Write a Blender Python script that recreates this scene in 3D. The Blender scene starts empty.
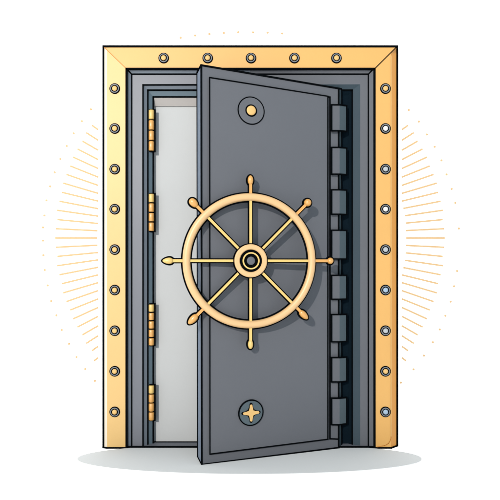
import bpy, math
from mathutils import Vector
C = bpy.context.scene
col = C.collection
S = 0.005            # metres per drawing unit
D = 500.0            # camera distance in drawing units
FL = 186.5           # camera height in drawing units

def P(px, py, t):
    """point seen at (px,py) standing t units in front of the face of the frame"""
    k = (D - t) / D
    return Vector(((px - 250) * k * S, -t * S, ((262 - py) * k + FL) * S))
def G(px, t, z=0.0):  # same, at height z above the floor
    v = P(px, 262, t); v.z = z * S
    return v

# ------------------------------------------------------------ materials
def lin(h):
    h = h.lstrip('#'); o = []
    for i in (0, 2, 4):
        c = int(h[i:i+2], 16) / 255
        o.append(c / 12.92 if c <= .04045 else ((c + .055) / 1.055) ** 2.4)
    return o
E = (3.0, 3.05, 3.1)
def mat(name, h, rough=.6, spec=.25, e=1.0, vary=.04, raw=None, metal=0.0, nscale=3.0):
    m = bpy.data.materials.new(name); m.use_nodes = True
    nt = m.node_tree; b = nt.nodes['Principled BSDF']
    c = raw or [min(.9, v / (E[i] * e)) for i, v in enumerate(lin(h))]
    b.inputs['Roughness'].default_value = rough
    b.inputs['Specular IOR Level'].default_value = spec
    b.inputs['Metallic'].default_value = metal
    if vary:
        tc = nt.nodes.new('ShaderNodeTexCoord'); n = nt.nodes.new('ShaderNodeTexNoise')
        n.inputs['Scale'].default_value = nscale; n.inputs['Detail'].default_value = 3
        r = nt.nodes.new('ShaderNodeValToRGB')
        r.color_ramp.elements[0].position = .3; r.color_ramp.elements[1].position = .7
        r.color_ramp.elements[0].color = [v * (1 - vary) for v in c] + [1]
        r.color_ramp.elements[1].color = [min(1, v * (1 + vary)) for v in c] + [1]
        nt.links.new(tc.outputs['Object'], n.inputs['Vector'])
        nt.links.new(n.outputs['Fac'], r.inputs['Fac'])
        nt.links.new(r.outputs['Color'], b.inputs['Base Color'])
    else:
        b.inputs['Base Color'].default_value = (*c, 1)
    return m
M = {}
M['white'] = mat('white_plaster', '', raw=(.9, .9, .9), spec=0, rough=1, vary=0)
M['floor_shadow'] = mat('pale_grey_shadow', '#d0d3d4', e=.6, vary=0, spec=0, rough=1)
M['ink'] = mat('black_enamel', '#0b1014', raw=(.0012, .0016, .002), spec=0, rough=1, vary=0)
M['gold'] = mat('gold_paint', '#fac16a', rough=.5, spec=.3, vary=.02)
M['gold_lit'] = mat('gold_paint_lit', '#f9cf84', rough=.5, spec=.3, vary=.02)  # lit copy of the frame gold, light kept in the colour
M['gold_shade'] = mat('gold_edge_shaded', '#f4a840', rough=.5, vary=.02)  # right post's outer edge, its shade put into the colour
M['cream'] = mat('cream_edge_highlight', '#fff4e0', vary=0)  # edge highlight laid in as a pale colour
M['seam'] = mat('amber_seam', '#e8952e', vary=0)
M['casing'] = mat('blue_grey_steel', '#7d828d', rough=.5, spec=.3)
M['bevel'] = mat('slate_steel', '#7a8694', rough=.5, spec=.3)
M['reveal'] = mat('deep_slate_steel', '#6c8290', rough=.5)
M['recess_shade'] = mat('dark_recess_shade', '#14222c', rough=1, spec=0)  # shade of the recess held in the colour
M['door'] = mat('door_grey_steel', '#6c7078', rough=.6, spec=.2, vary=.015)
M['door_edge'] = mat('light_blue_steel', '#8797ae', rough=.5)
M['door_shade'] = mat('door_shade_teal', '#43545f', rough=.7, spec=.1)  # door's cast shade on the casing, kept as a colour
M['teal'] = mat('teal_badge_and_shade', '#54666f', rough=.5)  # badge fill, also painted shade on sides turned from the lamp
M['brass'] = mat('wheel_brass', '#fdcf92', rough=.45, spec=.4, vary=.02)
M['brass_y'] = mat('yellow_brass', '#fdd77c', rough=.4, spec=.4, vary=.02)
M['brass_o'] = mat('orange_brass', '#f6b65c', rough=.35, spec=.5, vary=.02)
M['lining'] = mat('pale_grey_lining', '#d0d4d6', e=.9, spec=0, rough=1, vary=.01)
M['top_band'] = mat('warm_grey_band', '#bfbcba', e=.92, spec=0, rough=1, vary=0)
M['ring'] = mat('rivet_grey', '#868e96', vary=0)
M['c_gold'] = mat('rivet_gold', '#fdcf82', vary=0)
M['c_white'] = mat('rivet_white', '#fbfbfa', vary=0)
M['c_grey'] = mat('rivet_pale_grey', '#c9d0d6', vary=0)
M['c_blue'] = mat('rivet_pale_blue', '#b4cfe9', vary=0)
M['ray'] = mat('pale_orange_paint', '#fad5a2', e=1.04, vary=0, spec=0, rough=1)

# ------------------------------------------------------------ mesh helper
class MB:
    def __init__(s): s.v = []; s.f = []; s.m = []; s.sm = []; s.mats = []
    def mi(s, name):
        if name not in s.mats: s.mats.append(name)
        return s.mats.index(name)
    def face(s, pts, m, smooth=False):
        b = len(s.v); s.v += [Vector(p) for p in pts]
        s.f.append(tuple(range(b, b + len(pts)))); s.m.append(s.mi(m)); s.sm.append(smooth)
    def prism(s, front, back, m, side=None):
        """closed solid between two outlines with the same number of points; side: material or list per edge"""
        n = len(front); s.face(front, m); s.face(back[::-1], m)
        for i in range(n):
            j = (i + 1) % n
            sm = side[i] if isinstance(side, (list, tuple)) else (side or m)
            s.face([front[i], back[i], back[j], front[j]], sm)
        return s
    def bar(s, p, q, w, m='ink', ext=.5, up=None, h=None):
        if m == 'ink' and up is None: w = w * 1.22
        p = Vector(p); q = Vector(q); d = (q - p).normalized(); w *= S; h = w if h is None else h * S
        p = p - d * w * ext; q = q + d * w * ext
        a = up or (Vector((0, 1, 0)) if abs(d.y) < .9 else Vector((0, 0, 1)))
        u = d.cross(a).normalized() * w / 2; v = d.cross(u).normalized() * h / 2
        A = [p + u + v, p + u - v, p - u - v, p - u + v]
        B = [x + (q - p) for x in A]
        return s.prism(A, B, m)
    def line(s, pts, w, m='ink', closed=False):
        for a, b in zip(pts, pts[1:] + ([pts[0]] if closed else [])): s.bar(a, b, w, m)
        return s
    def edges(s, front, back, w):
        s.line(list(front), w, closed=True); s.line(list(back), w, closed=True)
        for a, b in zip(front, back): s.bar(a, b, w)
        return s
    def box(s, x0, x1, y0, y1, z0, z1, m):   # world metres
        f = [Vector((x0, y0, z0)), Vector((x1, y0, z0)), Vector((x1, y0, z1)), Vector((x0, y0, z1))]
        k = [Vector((p.x, y1, p.z)) for p in f]
        return s.prism(f, k, m)
    def lathe(s, c, ax, prof, seg=32, smooth=True, mats=None, m='ink'):
        """prof: list of (radius, height along ax) in drawing units"""
        c = Vector(c); ax = Vector(ax).normalized()
        a = Vector((0, 0, 1)) if abs(ax.z) < .9 else Vector((1, 0, 0))
        u = ax.cross(a).normalized(); v = ax.cross(u)
        rings = []
        for r, h in prof:
            b = len(s.v)
            if r < 1e-6: s.v.append(c + ax * h * S); rings.append([b] * seg)
            else:
                for k in range(seg):
                    t = 2 * math.pi * k / seg
                    s.v.append(c + ax * h * S + (u * math.cos(t) + v * math.sin(t)) * r * S)
                rings.append(list(range(b, b + seg)))
        for i in range(len(rings) - 1):
            mm = s.mi(mats[i] if mats else m)
            for k in range(seg):
                j = (k + 1) % seg
                q = [rings[i][k], rings[i][j], rings[i+1][j], rings[i+1][k]]
                q = [x for n, x in enumerate(q) if x not in q[:n]]
                if len(q) > 2: s.f.append(tuple(q)); s.m.append(mm); s.sm.append(smooth)
        return s
    def torus(s, c, n, R, r, m, seg=128, ts=20, v=None, flat=1.0):
        c = Vector(c); n = Vector(n).normalized(); v = v or Vector((0, 0, 1)); u = v.cross(n).normalized(); v = n.cross(u)
        b = len(s.v); mm = s.mi(m)
        for i in range(seg):
            a = 2 * math.pi * i / seg; e = u * math.cos(a) + v * math.sin(a)
            for k in range(ts):
                t = 2 * math.pi * k / ts
                s.v.append(c + e * (R + r * math.cos(t)) * S + n * r * math.sin(t) * S * flat)
        for i in range(seg):
            for k in range(ts):
                i2 = (i + 1) % seg; k2 = (k + 1) % ts
                s.f.append((b+i*ts+k, b+i2*ts+k, b+i2*ts+k2, b+i*ts+k2)); s.m.append(mm); s.sm.append(True)
        return s
    def build(s, name, parent=None, origin=None):
        o0 = Vector(origin) if origin is not None else Vector()
        me = bpy.data.meshes.new(name)
        me.from_pydata([v - o0 for v in s.v], [], s.f)
        for n in s.mats: me.materials.append(M[n])
        for i, p in enumerate(me.polygons): p.material_index = s.m[i]; p.use_smooth = s.sm[i]
        me.update()
        import bmesh
        bm = bmesh.new(); bm.from_mesh(me); bmesh.ops.recalc_face_normals(bm, faces=bm.faces); bm.to_mesh(me); bm.free()
        o = bpy.data.objects.new(name, me); col.objects.link(o)
        w = o0.copy()
        if parent:
            o.parent = parent; q = parent
            while q: w -= q.location; q = q.parent
        o.location = w
        return o
def tag(o, label=None, cat=None, group=None, kind=None):
    if label: o['label'] = label
    if cat: o['category'] = cat
    if group: o['group'] = group
    if kind: o['kind'] = kind
    return o
def empty(name, loc, label, cat, group=None):
    o = bpy.data.objects.new(name, None); col.objects.link(o); o.location = loc
    return tag(o, label, cat, group)
FRONT = Vector((0, -1, 0))

# ------------------------------------------------------------ setting
WT = -12
m = MB(); m.box(-14, 14, -12, 0.6, -.05, 0, 'white'); tag(m.build('floor'), kind='structure')
m = MB()
yw = -WT * S
m.box(-14, -.70, yw, yw + .25, 0, 9, 'white'); m.box(.70, 14, yw, yw + .25, 0, 9, 'white')
m.box(-.70, .70, yw, yw + .25, 1.97, 9, 'white')
tag(m.build('backdrop_wall'), kind='structure')

# contact shadow under the frame, modelled as a flat grey disc
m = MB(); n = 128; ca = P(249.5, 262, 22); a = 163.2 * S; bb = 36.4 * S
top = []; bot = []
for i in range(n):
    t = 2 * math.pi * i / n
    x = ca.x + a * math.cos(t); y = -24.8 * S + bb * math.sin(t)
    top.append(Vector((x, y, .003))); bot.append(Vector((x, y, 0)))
m.prism(top, bot, 'floor_shadow')
tag(m.build('contact_shadow', origin=(0, -.1, 0)), 'contact shadow under the vault door, modelled as a flat pale grey oval on the white floor', 'modelled shadow')

# ------------------------------------------------------------ vault frame
fr = empty('vault_frame', (0, 0, 0), 'gold riveted door frame with stepped steel casing set round the open vault door', 'door frame')
OX0, OX1, OY = 103.4, 397.0, 46.5
IX0, IX1, IY = 126.6, 374.4, 69.0
BK = -24
def zb(v): v = v.copy(); v.z = .003; return v
def quad_px(l, t): return [P(x, y, t) if y is not None else zb(P(x, 262, t)) for x, y in l]
def scale_back(pts, t):  # same outline pushed straight back
    return [Vector((p.x, -t * S, p.z)) for p in pts]
# left post
m = MB()
f = quad_px([(107, 49.5), (IX0, IY), (IX0, None), (107, None)], 0)
m.prism(f, scale_back(f, BK), 'gold_lit')
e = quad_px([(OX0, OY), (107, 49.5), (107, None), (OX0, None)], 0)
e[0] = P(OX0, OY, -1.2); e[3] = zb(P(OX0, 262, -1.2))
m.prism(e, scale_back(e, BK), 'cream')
m.bar(e[0], e[3], 1.5); m.bar(f[1], f[2], 1.6); m.bar(f[3], f[2], 1.4); m.bar(e[3], f[3], 1.4)
m.build('left_post', fr)['label'] = 'gold left post with its lit tone and cream edge highlight put into the colour'
bpy.data.objects['left_post'].name = 'post'
# header
m = MB()
f = quad_px([(OX0, OY), (OX1, OY), (IX1, IY), (IX0, IY)], 0)
f[0].y = f[0].y
m.prism(f, scale_back(f, BK), 'gold')
m.bar(f[0], f[1], 1.5); m.bar(f[2], f[3], 1.6)
m.bar(f[0] + Vector((.006, 0, -.006)), f[3], .7, 'seam'); m.bar(f[1], f[2], .7)
m.build('header', fr)
# right post
m = MB()
f = quad_px([(IX1, IY), (391, 52.5), (391, None), (IX1, None)], 0)
m.prism(f, scale_back(f, BK), 'gold')
g = quad_px([(391, 52.5), (OX1, OY), (OX1, None), (391, None)], 0)
g[1] = P(OX1, OY, -6); g[2] = zb(P(OX1, 262, -6))
m.prism(g, scale_back(g, BK), 'gold_shade')
m.bar(g[1], g[2], 1.5); m.bar(f[0], f[3], 1.6); m.bar(f[3], f[2], 1.4); m.bar(f[2], g[2], 1.4)
arc = [P(391, 56, 0.2), P(391, 436, .2)] + [P(382 + 9 * math.cos(a_), 437 + 9 * math.sin(a_), .2) for a_ in [math.radians(x) for x in (0, 15, 30, 45, 60, 75, 90)]] + [P(377, 447, .2)]
m.line(arc[:2], .7, 'c_gold'); m.line(arc[1:], .5, 'seam')  # the pale upright line is a highlight drawn in gold
m.build('post', fr)['label'] = 'gold right post with shade on its outer edge put in as orange'

# rivets
def rivet(core):
    m = MB(); o = Vector((0, 0, 0))
    m.lathe(o, FRONT, [(5.3, -1), (5.3, .5), (5.0, .8), (0, .8)], m='ink', smooth=False)
    m.lathe(o, FRONT, [(4.4, .6), (4.3, 1.15), (3.5, 1.15), (3.4, .6)], m='ring', smooth=False)
    m.lathe(o, FRONT, [(2.5, .6), (2.4, 1.3), (1.4, 1.7), (0, 1.8)], m=core, smooth=True)
    return m
proto = {}
def put_rivet(px, py, core):
    loc = P(px, py, 0)
    if core not in proto:
        o = rivet(core).build('rivet', fr); proto[core] = o
    else:
        o = proto[core].copy(); col.objects.link(o); o.parent = fr
    o.location = loc
ys = [88.7, 128.6, 169.2, 209.2, 249.6, 290, 330.7, 371.2, 411.8]
for x in (163.7, 207.7, 251, 294.4, 336.4): put_rivet(x, 58.2, 'c_gold')
for y in ys: put_rivet(114.8, y, 'c_gold')
for y, c in zip(ys, ['c_gold', 'c_white', 'c_grey', 'c_white', 'c_grey', 'c_blue', 'c_grey', 'c_gold', 'c_blue']): put_rivet(385.4, y, c)

# stepped steel casing
def xs(d): return 250 - d, 250 + d
R_ = [(123.4, 69.0, -.6), (118.3, 74.3, -3.5), (107, 85, -3.5), (102.2, 90.2, -6.5), (96.8, 97, -10)]
MT = ['bevel', 'casing', 'bevel', 'reveal']
m = MB()
def U(r):
    d, y, t = r
    e_, y2 = (110.2, 84.3) if d == 107 else (d, y)   # right-hand step widened to carry the door's painted cast shade
    return [zb(P(250 - d, 262, t)), P(250 - d, y, t), P(250 + e_, y2, t), zb(P(250 + e_, 262, t))]
for i in range(4):
    A, B = U(R_[i]), U(R_[i+1])
    RT = ['door', 'door', 'door_shade', 'recess_shade'][i]  # right half in darker tones, weaker light and shade painted in
    ma, mb_ = (A[1] + A[2]) / 2, (B[1] + B[2]) / 2
    m.face([A[0], A[1], B[1], B[0]], MT[i]); m.face([A[1], ma, mb_, B[1]], MT[i])
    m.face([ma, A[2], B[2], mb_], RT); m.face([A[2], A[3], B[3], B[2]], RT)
m.build('casing', fr)
m = MB()
for i in (1, 2, 3, 4):
    u_ = U(R_[i])
    m.line([u_[0], u_[1], (u_[1] + u_[2]) / 2] if i == 2 else u_, 1.1)
m.bar(U(R_[0])[1], U(R_[1])[1], 1.1); m.bar(U(R_[0])[2], U(R_[1])[2], 1.0)
m.build('casing_seam', fr)
# sill
m = MB()
f = [G(250 - 123.4, -1, 0.4), G(250 + 123.4, -1, .4), G(250 + 123.4, -1, 1.6), G(250 - 123.4, -1, 1.6)]
k = [Vector((p.x, 13 * S, p.z)) for p in f]
m.prism(f, k, 'casing'); m.bar(f[3], f[2], .9); m.bar(k[3], k[2], 1.1); m.bar(f[0], f[1], 1.4)
m.build('sill', fr)
# interior lining: a shallow pale chamber wider than the opening
m = MB(); TB = -14.2
x0, x1 = -125 * S, 125 * S; yf = 10 * S; yb = -TB * S
zt = P(250, 97, -10).z
q = lambda x, y, z: Vector((x, y, z))
m.face([q(x0, yb, 0), q(x1, yb, 0), q(x1, yb, zt), q(x0, yb, zt)], 'lining')
m.face([q(x0, yf, 0), q(x0, yb, 0), q(x0, yb, zt), q(x0, yf, zt)], 'lining')
m.face([q(x1, yf, 0), q(x1, yb, 0), q(x1, yb, zt), q(x1, yf, zt)], 'lining')
zs = P(250, 106.3, -13).z
m.prism([q(x0, yf, zt), q(x1, yf, zt), q(x1, 13 * S, zs), q(x0, 13 * S, zs)], [q(x0, yf, zt + .01), q(x1, yf, zt + .01), q(x1, 14 * S, zs), q(x0, 14 * S, zs)], 'top_band')  # sloping warm grey band across the chamber's top
m.face([q(x0, 12 * S, .004), q(x1, 12 * S, .004), q(x1, yb, .004), q(x0, yb, .004)], 'lining')
m.face([q(x0, yf, 0), q(x0, yf, zt), U(R_[4])[1], U(R_[4])[0]], 'reveal')
m.face([q(x1, yf, 0), q(x1, yf, zt), U(R_[4])[2], U(R_[4])[3]], 'reveal')
m.build('chamber_lining', fr)

# four gold hinges on the left side of the casing
for (a0, a1, nseg) in ((109.6, 151.4, 4), (193.4, 231.6, 4), (303.8, 345.8, 5), (384.8, 420.6, 4)):
    t = -7; A = P(151.8, a0, t); B = P(151.8, a1, t)
    hb = MB()
    f = [P(148.2, a0 - .6, t), P(155.4, a0 - .6, t), P(155.4, a1 + .6, t), P(148.2, a1 + .6, t)]
    hb.prism([p + Vector((0, .002, 0)) for p in f], [p + Vector((0, .009, 0)) for p in f], 'ink')
    h = hb.build('hinge', fr, origin=B)
    L = (A.z - B.z) / nseg / S
    for i in range(nseg):
        c = Vector((A.x - .3 * S, A.y, B.z + (i + .5) * L * S))
        kk = MB().lathe(c, (0, 0, 1), [(0, -L/2 + .7), (2.4, -L/2 + .7), (2.75, -L/2 + 1.2), (2.75, L/2 - 1.2), (2.4, L/2 - .7), (0, L/2 - .7)], seg=24, m='brass_o' if i < nseg - 1 else 'brass_y')
        kk.build('knuckle', h, origin=c)

# ------------------------------------------------------------ door
def td(px):
    """depth of the door face where it is seen at column px (plane through the hinge line)"""
    # X = (px-250)*(D-t)/D ; t = K*(91-X)
    K = 41.0 / 135.0
    a = (px - 250)
    # t = K*(91 - a + a*t/D)  ->  t (1 - K a / D) = K (91 - a)
    return K * (91 - a) / (1 - K * a / D)
th = math.atan(41.0 / 135.0)
NF = Vector((math.sin(th), -math.cos(th), 0))        # door face normal
def Q(px, py, lift=0): return P(px, py, td(px)) + NF * lift * S
dr = empty('vault_door', G(341, 0, 0), 'thick grey steel vault door swung half open on its right side', 'vault door')
m = MB()
f = [Q(201.2, 65.3), Q(338.6, 88.6), Q(338.6, 447.6), Q(201.8, 464.6)]
f[2].z = max(f[2].z, .004)
r1 = [P(341.4, 89.2, -6), P(341.4, 446.5, -6)]
bk = [p - NF * d_ * S for p, d_ in zip(f, (19, 13, 13, 19))]
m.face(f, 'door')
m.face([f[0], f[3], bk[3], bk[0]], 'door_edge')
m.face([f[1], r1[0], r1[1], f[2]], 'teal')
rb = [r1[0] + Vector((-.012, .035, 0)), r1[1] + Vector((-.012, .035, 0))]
m.face([r1[0], rb[0], rb[1], r1[1]], 'recess_shade')
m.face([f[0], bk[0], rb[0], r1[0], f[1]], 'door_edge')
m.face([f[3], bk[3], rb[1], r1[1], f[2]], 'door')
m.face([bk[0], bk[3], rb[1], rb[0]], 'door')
m.line(f, 1.3, closed=True); m.bar(bk[0], bk[3], 1.3); m.bar(f[0], bk[0], 1.3); m.bar(f[3], bk[3], 1.3)
m.bar(r1[0], r1[1], 1.1); m.bar(f[1], r1[0], 1.1)
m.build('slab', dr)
# raised face panel
m = MB()
c4 = [(209.2, 78.2), (327.0, 96.8), (327.0, 438.6), (209.6, 453.4)]
f = [Q(x, y, 1.6) for x, y in c4]; k = [Q(x, y, -1) for x, y in c4]
m.prism(f, k, 'door'); m.line(f, .9, closed=True)
m.line([Q(329.8, 97.2, .2), Q(329.8, 438.6, .2)], 1.1)
m.line([Q(327, 96.8, .2), Q(329.8, 97.2, .2)], 1.0)
m.line([Q(329.8, 438.6, .2), Q(338, 439.0, .2)], 1.0); 
m.build('face_panel', dr)
# wide hinge blocks along the right edge
for a0, a1 in ((105.8, 131.5), (148.1, 174.7), (190.2, 214.5), (230.4, 259), (275.2, 299), (314.2, 341.4), (357, 381.2), (397.4, 423.7)):
    pf = [Q(330.3, a0, 3), Q(338.2, a0, 3), Q(338.2, a1, 3), Q(330.3, a1, 3)]
    s0, s1 = P(346.6, a0, -3), P(346.6, a1, -3)
    b0, b1 = P(346.6, a0, -16), P(346.6, a1, -16)
    l0, l1 = P(330.3, a0, -4), P(330.3, a1, -4)
    m = MB()
    m.face(pf, 'door'); m.face([pf[1], s0, s1, pf[2]], 'teal'); m.face([s0, b0, b1, s1], 'recess_shade')  # chamfer and side faces carry painted shade
    m.face([pf[0], l0, l1, pf[3]], 'door'); m.face([pf[0], pf[1], s0, b0, l0], 'door'); m.face([pf[3], pf[2], s1, b1, l1], 'recess_shade')
    m.face([l0, b0, b1, l1], 'recess_shade')
    m.line([s0, pf[1]], 1.1); m.bar(pf[1], pf[0], 1.1); m.bar(pf[0], pf[3], 1.0); m.bar(pf[3], pf[2], 1.1); m.bar(pf[2], s1, 1.1); m.bar(s0, s1, 1.1)
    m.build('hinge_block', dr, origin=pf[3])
# dark strip added in place of shade in the gap between door and casing
m = MB()
f = [P(341.8, 89.5, -9), P(351.0, 89.5, -9), zb(P(351.0, 262, -9)), zb(P(341.8, 262, -9))]
m.prism(f, scale_back(f, -13.8), 'recess_shade'); m.line([f[0], f[1], f[2]], 1.1)
m.build('gap_shade_strip', dr, origin=f[3])

# top escutcheon
c = Q(250.6, 111.2, 1.6); k = .935
m = MB().lathe(c, NF, [(14.2*k, -1), (14.2*k, .5), (13.1*k, .5), (13.1*k, .35), (6.2*k, .35), (6.2*k, .6), (0, .6)], seg=64, smooth=False, mats=['ink', 'ink', 'door', 'door', 'ink', 'ink'])
m.lathe(c, NF, [(4.8*k, .5), (4.7*k, 1.2), (3.5*k, 1.6), (0, 1.8)], seg=48, m='c_gold')
m.build('peephole', dr, origin=c)
# star badge
c = Q(250.2, 412, 1.6)
m = MB().lathe(c, NF, [(13.2*k, -1), (13.2*k, 1.2), (12.0*k, 1.2), (12.0*k, .9), (0, .9)], seg=64, smooth=False, mats=['ink', 'ink', 'teal', 'teal'])
m.build('badge', dr, origin=c)
badge = bpy.data.objects['badge']
UD = Vector((math.cos(th), math.sin(th), 0))
def star(R, r, waist):
    pts = []
    for i in range(4):
        for da, rr in ((-8, R * .93), (0, R), (8, R * .93), (17, R * .62), (45, waist), (73, R * .62)):
            t = math.radians(90 * i + da)
            pts.append(c + (UD * math.cos(t) + Vector((0, 0, 1)) * math.sin(t)) * rr * k * S)
    return pts
m = MB()
for R, w_, z0, z1, mm in ((10.2, 4.6, .8, 1.35, 'ink'), (8.6, 3.3, 1.2, 2.0, 'c_gold')):
    o_ = star(R, 0, w_)
    m.prism([p + NF * z1 * S for p in o_], [p + NF * z0 * S for p in o_], mm)
m.build('star', badge, origin=c)

# ------------------------------------------------------------ hand wheel
WTt = 40.5; ws = (D - WTt) / D; wt = math.radians(10.5)
WC = P(250.5, 260.8, WTt)
WN = Vector((math.sin(wt), -math.cos(wt), 0)); WU = Vector((math.cos(wt), math.sin(wt), 0)); WV = Vector((0, 0, 1))
def wd(deg): t = math.radians(deg); return WU * math.cos(t) + WV * math.sin(t)
rim = MB()
rim.torus(WC, WN, 63.7 * ws, 3.85 * ws, 'brass')
rim.torus(WC - WN * 1.2 * S, WN, 63.7 * ws, 5.35 * ws, 'ink', flat=.4)
wheel = rim.build('hand_wheel', dr, origin=WC)
h = MB()
h.lathe(WC, WN, [(17.6*ws, -2.5), (17.6*ws, 1.2), (16.6*ws, 1.2)], seg=64, smooth=False, m='ink')
h.lathe(WC, WN, [(16.6*ws, 1.0), (16.4*ws, 2.6), (15.4*ws, 3.2), (12*ws, 3.2), (11.2*ws, 2.4)], seg=64, smooth=False, m='brass')
h.lathe(WC, WN, [(11.4*ws, 2.4), (0, 2.4)], seg=64, smooth=False, m='ink')
h.lathe(WC, WN, [(8.6*ws, 2.2), (8.5*ws, 3.4), (7.2*ws, 3.4), (7.1*ws, 2.2)], seg=64, smooth=False, m='brass_y')
h.lathe(WC, WN, [(4.2*ws, 2.2), (4.0*ws, 3.2), (2.5*ws, 3.4), (0, 3.5)], seg=48, m='door')
h.build('hub', wheel, origin=WC)
dist = (WC - Q(250, 260.8)).length / S
sh = MB().lathe(WC, -WN, [(7, 2), (7, dist + 1.5)], seg=32, m='bevel').build('shaft', wheel, origin=WC)
#            angle, stem end, knob centre, half length, half width, material
hand = [(180, 76, 81.5, 5.2, 3.0, 'brass_y'), (0, 79, 83.6, 3.3, 3.3, 'brass_o'), (90, 76, 80.6, 4.8, 2.8, 'brass_o'), (270, 78, 83.6, 4.6, 2.6, 'brass_y'),
        (135, 75, 80.0, 5.2, 3.6, 'brass_o'), (45, 78, 84, 3.8, 3.8, 'brass_o'), (225, 74, 81.0, 6.2, 3.3, 'brass_o'), (315, 70, 78.0, 6.0, 3.2, 'brass_o')]
for ang, s1_, kc, hl, hw, mm in hand:
    d = wd(ang); base = WC + d * 17.2 * ws * S
    b = MB()
    p, q_ = base, WC + d * 60 * ws * S
    b.bar(p - WN * 1.0 * S, q_ - WN * 1.0 * S, 5.0 * ws, 'ink', ext=0, up=WN, h=1.6)
    b.bar(p, q_, 2.5 * ws, 'brass_y', ext=0, up=WN, h=2.2)
    b.build('spoke', wheel, origin=base)
    p, q_ = WC + d * 67 * ws * S, WC + d * (kc - hl * .5) * ws * S
    b = MB()
    b.bar(p - WN * 1.0 * S, q_ - WN * 1.0 * S, 5.2 * ws, 'ink', ext=0, up=WN, h=1.6)
    b.bar(p, q_, 2.8 * ws, 'brass_o' if mm == 'brass_o' else 'brass_y', ext=0, up=WN, h=2.2)
    kcn = WC + d * kc * ws * S
    prof = [(math.sin(math.pi * i / 16), -math.cos(math.pi * i / 16)) for i in range(17)]
    taper = .28 if hl > 4.9 else 0
    sg = -1 if ang == 225 or ang == 315 else 1
    b.lathe(kcn, d, [(hw * ws * r * (1 - taper * z * (1 if ang == 180 else -sg*.5)), hl * ws * z) for r, z in prof], seg=32, m=mm)
    # dark enamel backing that rims the knob
    L = hl + 1.5; Wd = hw + 1.5; n = 32
    pts = [kcn - WN * .8 * S + (d * math.cos(2*math.pi*i/n) * L + d.cross(WN) * math.sin(2*math.pi*i/n) * Wd * (1 - taper * math.cos(2*math.pi*i/n) * (1 if ang == 180 else -sg*.5))) * ws * S for i in range(n)]
    b.prism(pts, [x - WN * 1.6 * S for x in pts], 'ink')
    b.build('handle', wheel, origin=p)

# ------------------------------------------------------------ sunburst on the wall
def onwall(px, py): return P(px, py, WT)
def dots(pts, par):
    o0 = None
    for x, y in pts:
        c = onwall(x, y)
        if o0 is None:
            o0 = MB().lathe(c, FRONT, [(1.2, -.2), (1.2, .3), (1.0, .4), (0, .4)], seg=16, m='ray', smooth=False).build('dot', par, origin=c)
        else:
            o = o0.copy(); col.objects.link(o); o.parent = par; o.location = c - par.location
def sun(side, label, pts):
    loc = onwall(250 + side * 193, 238); r = empty('sunburst', loc, label, 'wall decoration', 'sunburst of thin rays on both sides of the frame')
    for k in range(-13, 15):
        a = math.radians(k * 2.73); ca_, sa = math.cos(a), math.sin(a)
        ro = 194 - (abs(k) % 3) * .6
        ri = 157 if side > 0 else 153.5
        lim = 152.5
        ri = max(ri, lim / ca_)
        if ro - ri < 2: ro = ri + 3.5
        A = onwall(250 + side * ro * ca_, 238 + ro * sa); B = onwall(250 + side * ri * ca_, 238 + ri * sa)
        MB().bar(A, B, 1.85, 'ray', h=.3).build('ray', r, origin=A)
    dots(pts, r)
sun(-1, 'fan of thin pale orange rays and dots on the wall left of the frame',
    [(90.9,109.3),(81.9,121.2),(73.6,133.4),(66.8,146),(60.3,159),(54.6,172.3),(50.2,186.4),(46.6,200.4),(44.5,215.5),(43,227.4),(43,240.6),(43.4,255.2),(44.8,270),(47.7,285.4),(51.3,301),(56.4,315.3),(61.8,330),(69,343.8),(76.5,357),(85.2,369),(94.9,380.8)])
sun(1, 'fan of thin pale orange rays and dots on the wall right of the frame',
    [(408.7,110),(418.8,121.6),(426.7,134.5),(434.6,146.8),(441.5,160.4),(446.5,174.5),(451.6,188.9),(455.2,202.9),(458.8,228.5),(457,271),(454,286.2),(450.5,301.6),(445.4,315.7),(439.7,329.4),(432.8,342.3),(423.8,355.6),(413.4,369.3),(400.8,382.6)])
r = empty('dotted_arc', onwall(231, 32), 'shallow arc of eight small orange dots on the wall above the frame header', 'wall decoration')
dots([(180.6,37.8),(195,35.5),(209.4,34),(223.8,33),(238.2,32.3),(253,32.4),(267.6,32.6),(282,33.5)], r)

# ------------------------------------------------------------ light
w = bpy.data.worlds.new('World'); C.world = w; w.use_nodes = True
bg = w.node_tree.nodes['Background']; bg.inputs['Color'].default_value = (.84, 1.0, 1.12, 1); bg.inputs['Strength'].default_value = 1.4
ld = bpy.data.lights.new('key_lamp', 'AREA'); ld.shape = 'DISK'; ld.size = .2; ld.energy = 1260; ld.color = (1, .93, .86)
lo = bpy.data.objects.new('key_lamp', ld); col.objects.link(lo)
lo.location = (-575 * S, -1500 * S, (FL + 560) * S)
tgt = Vector((0, 0, FL * S)); lo.rotation_euler = (tgt - lo.location).to_track_quat('-Z', 'Y').to_euler()

# ------------------------------------------------------------ camera
cd = bpy.data.cameras.new('camera'); cam = bpy.data.objects.new('camera', cd); col.objects.link(cam)
cam.location = (0, -D * S, FL * S); cam.rotation_euler = (math.radians(90), 0, 0)
cd.sensor_width = 36; cd.lens = 36; cd.shift_y = 12 / 500; cd.clip_end = 200
C.camera = cam
C.view_settings.view_transform = 'Standard'; C.view_settings.look = 'None'; C.view_settings.exposure = 0; C.view_settings.gamma = 1
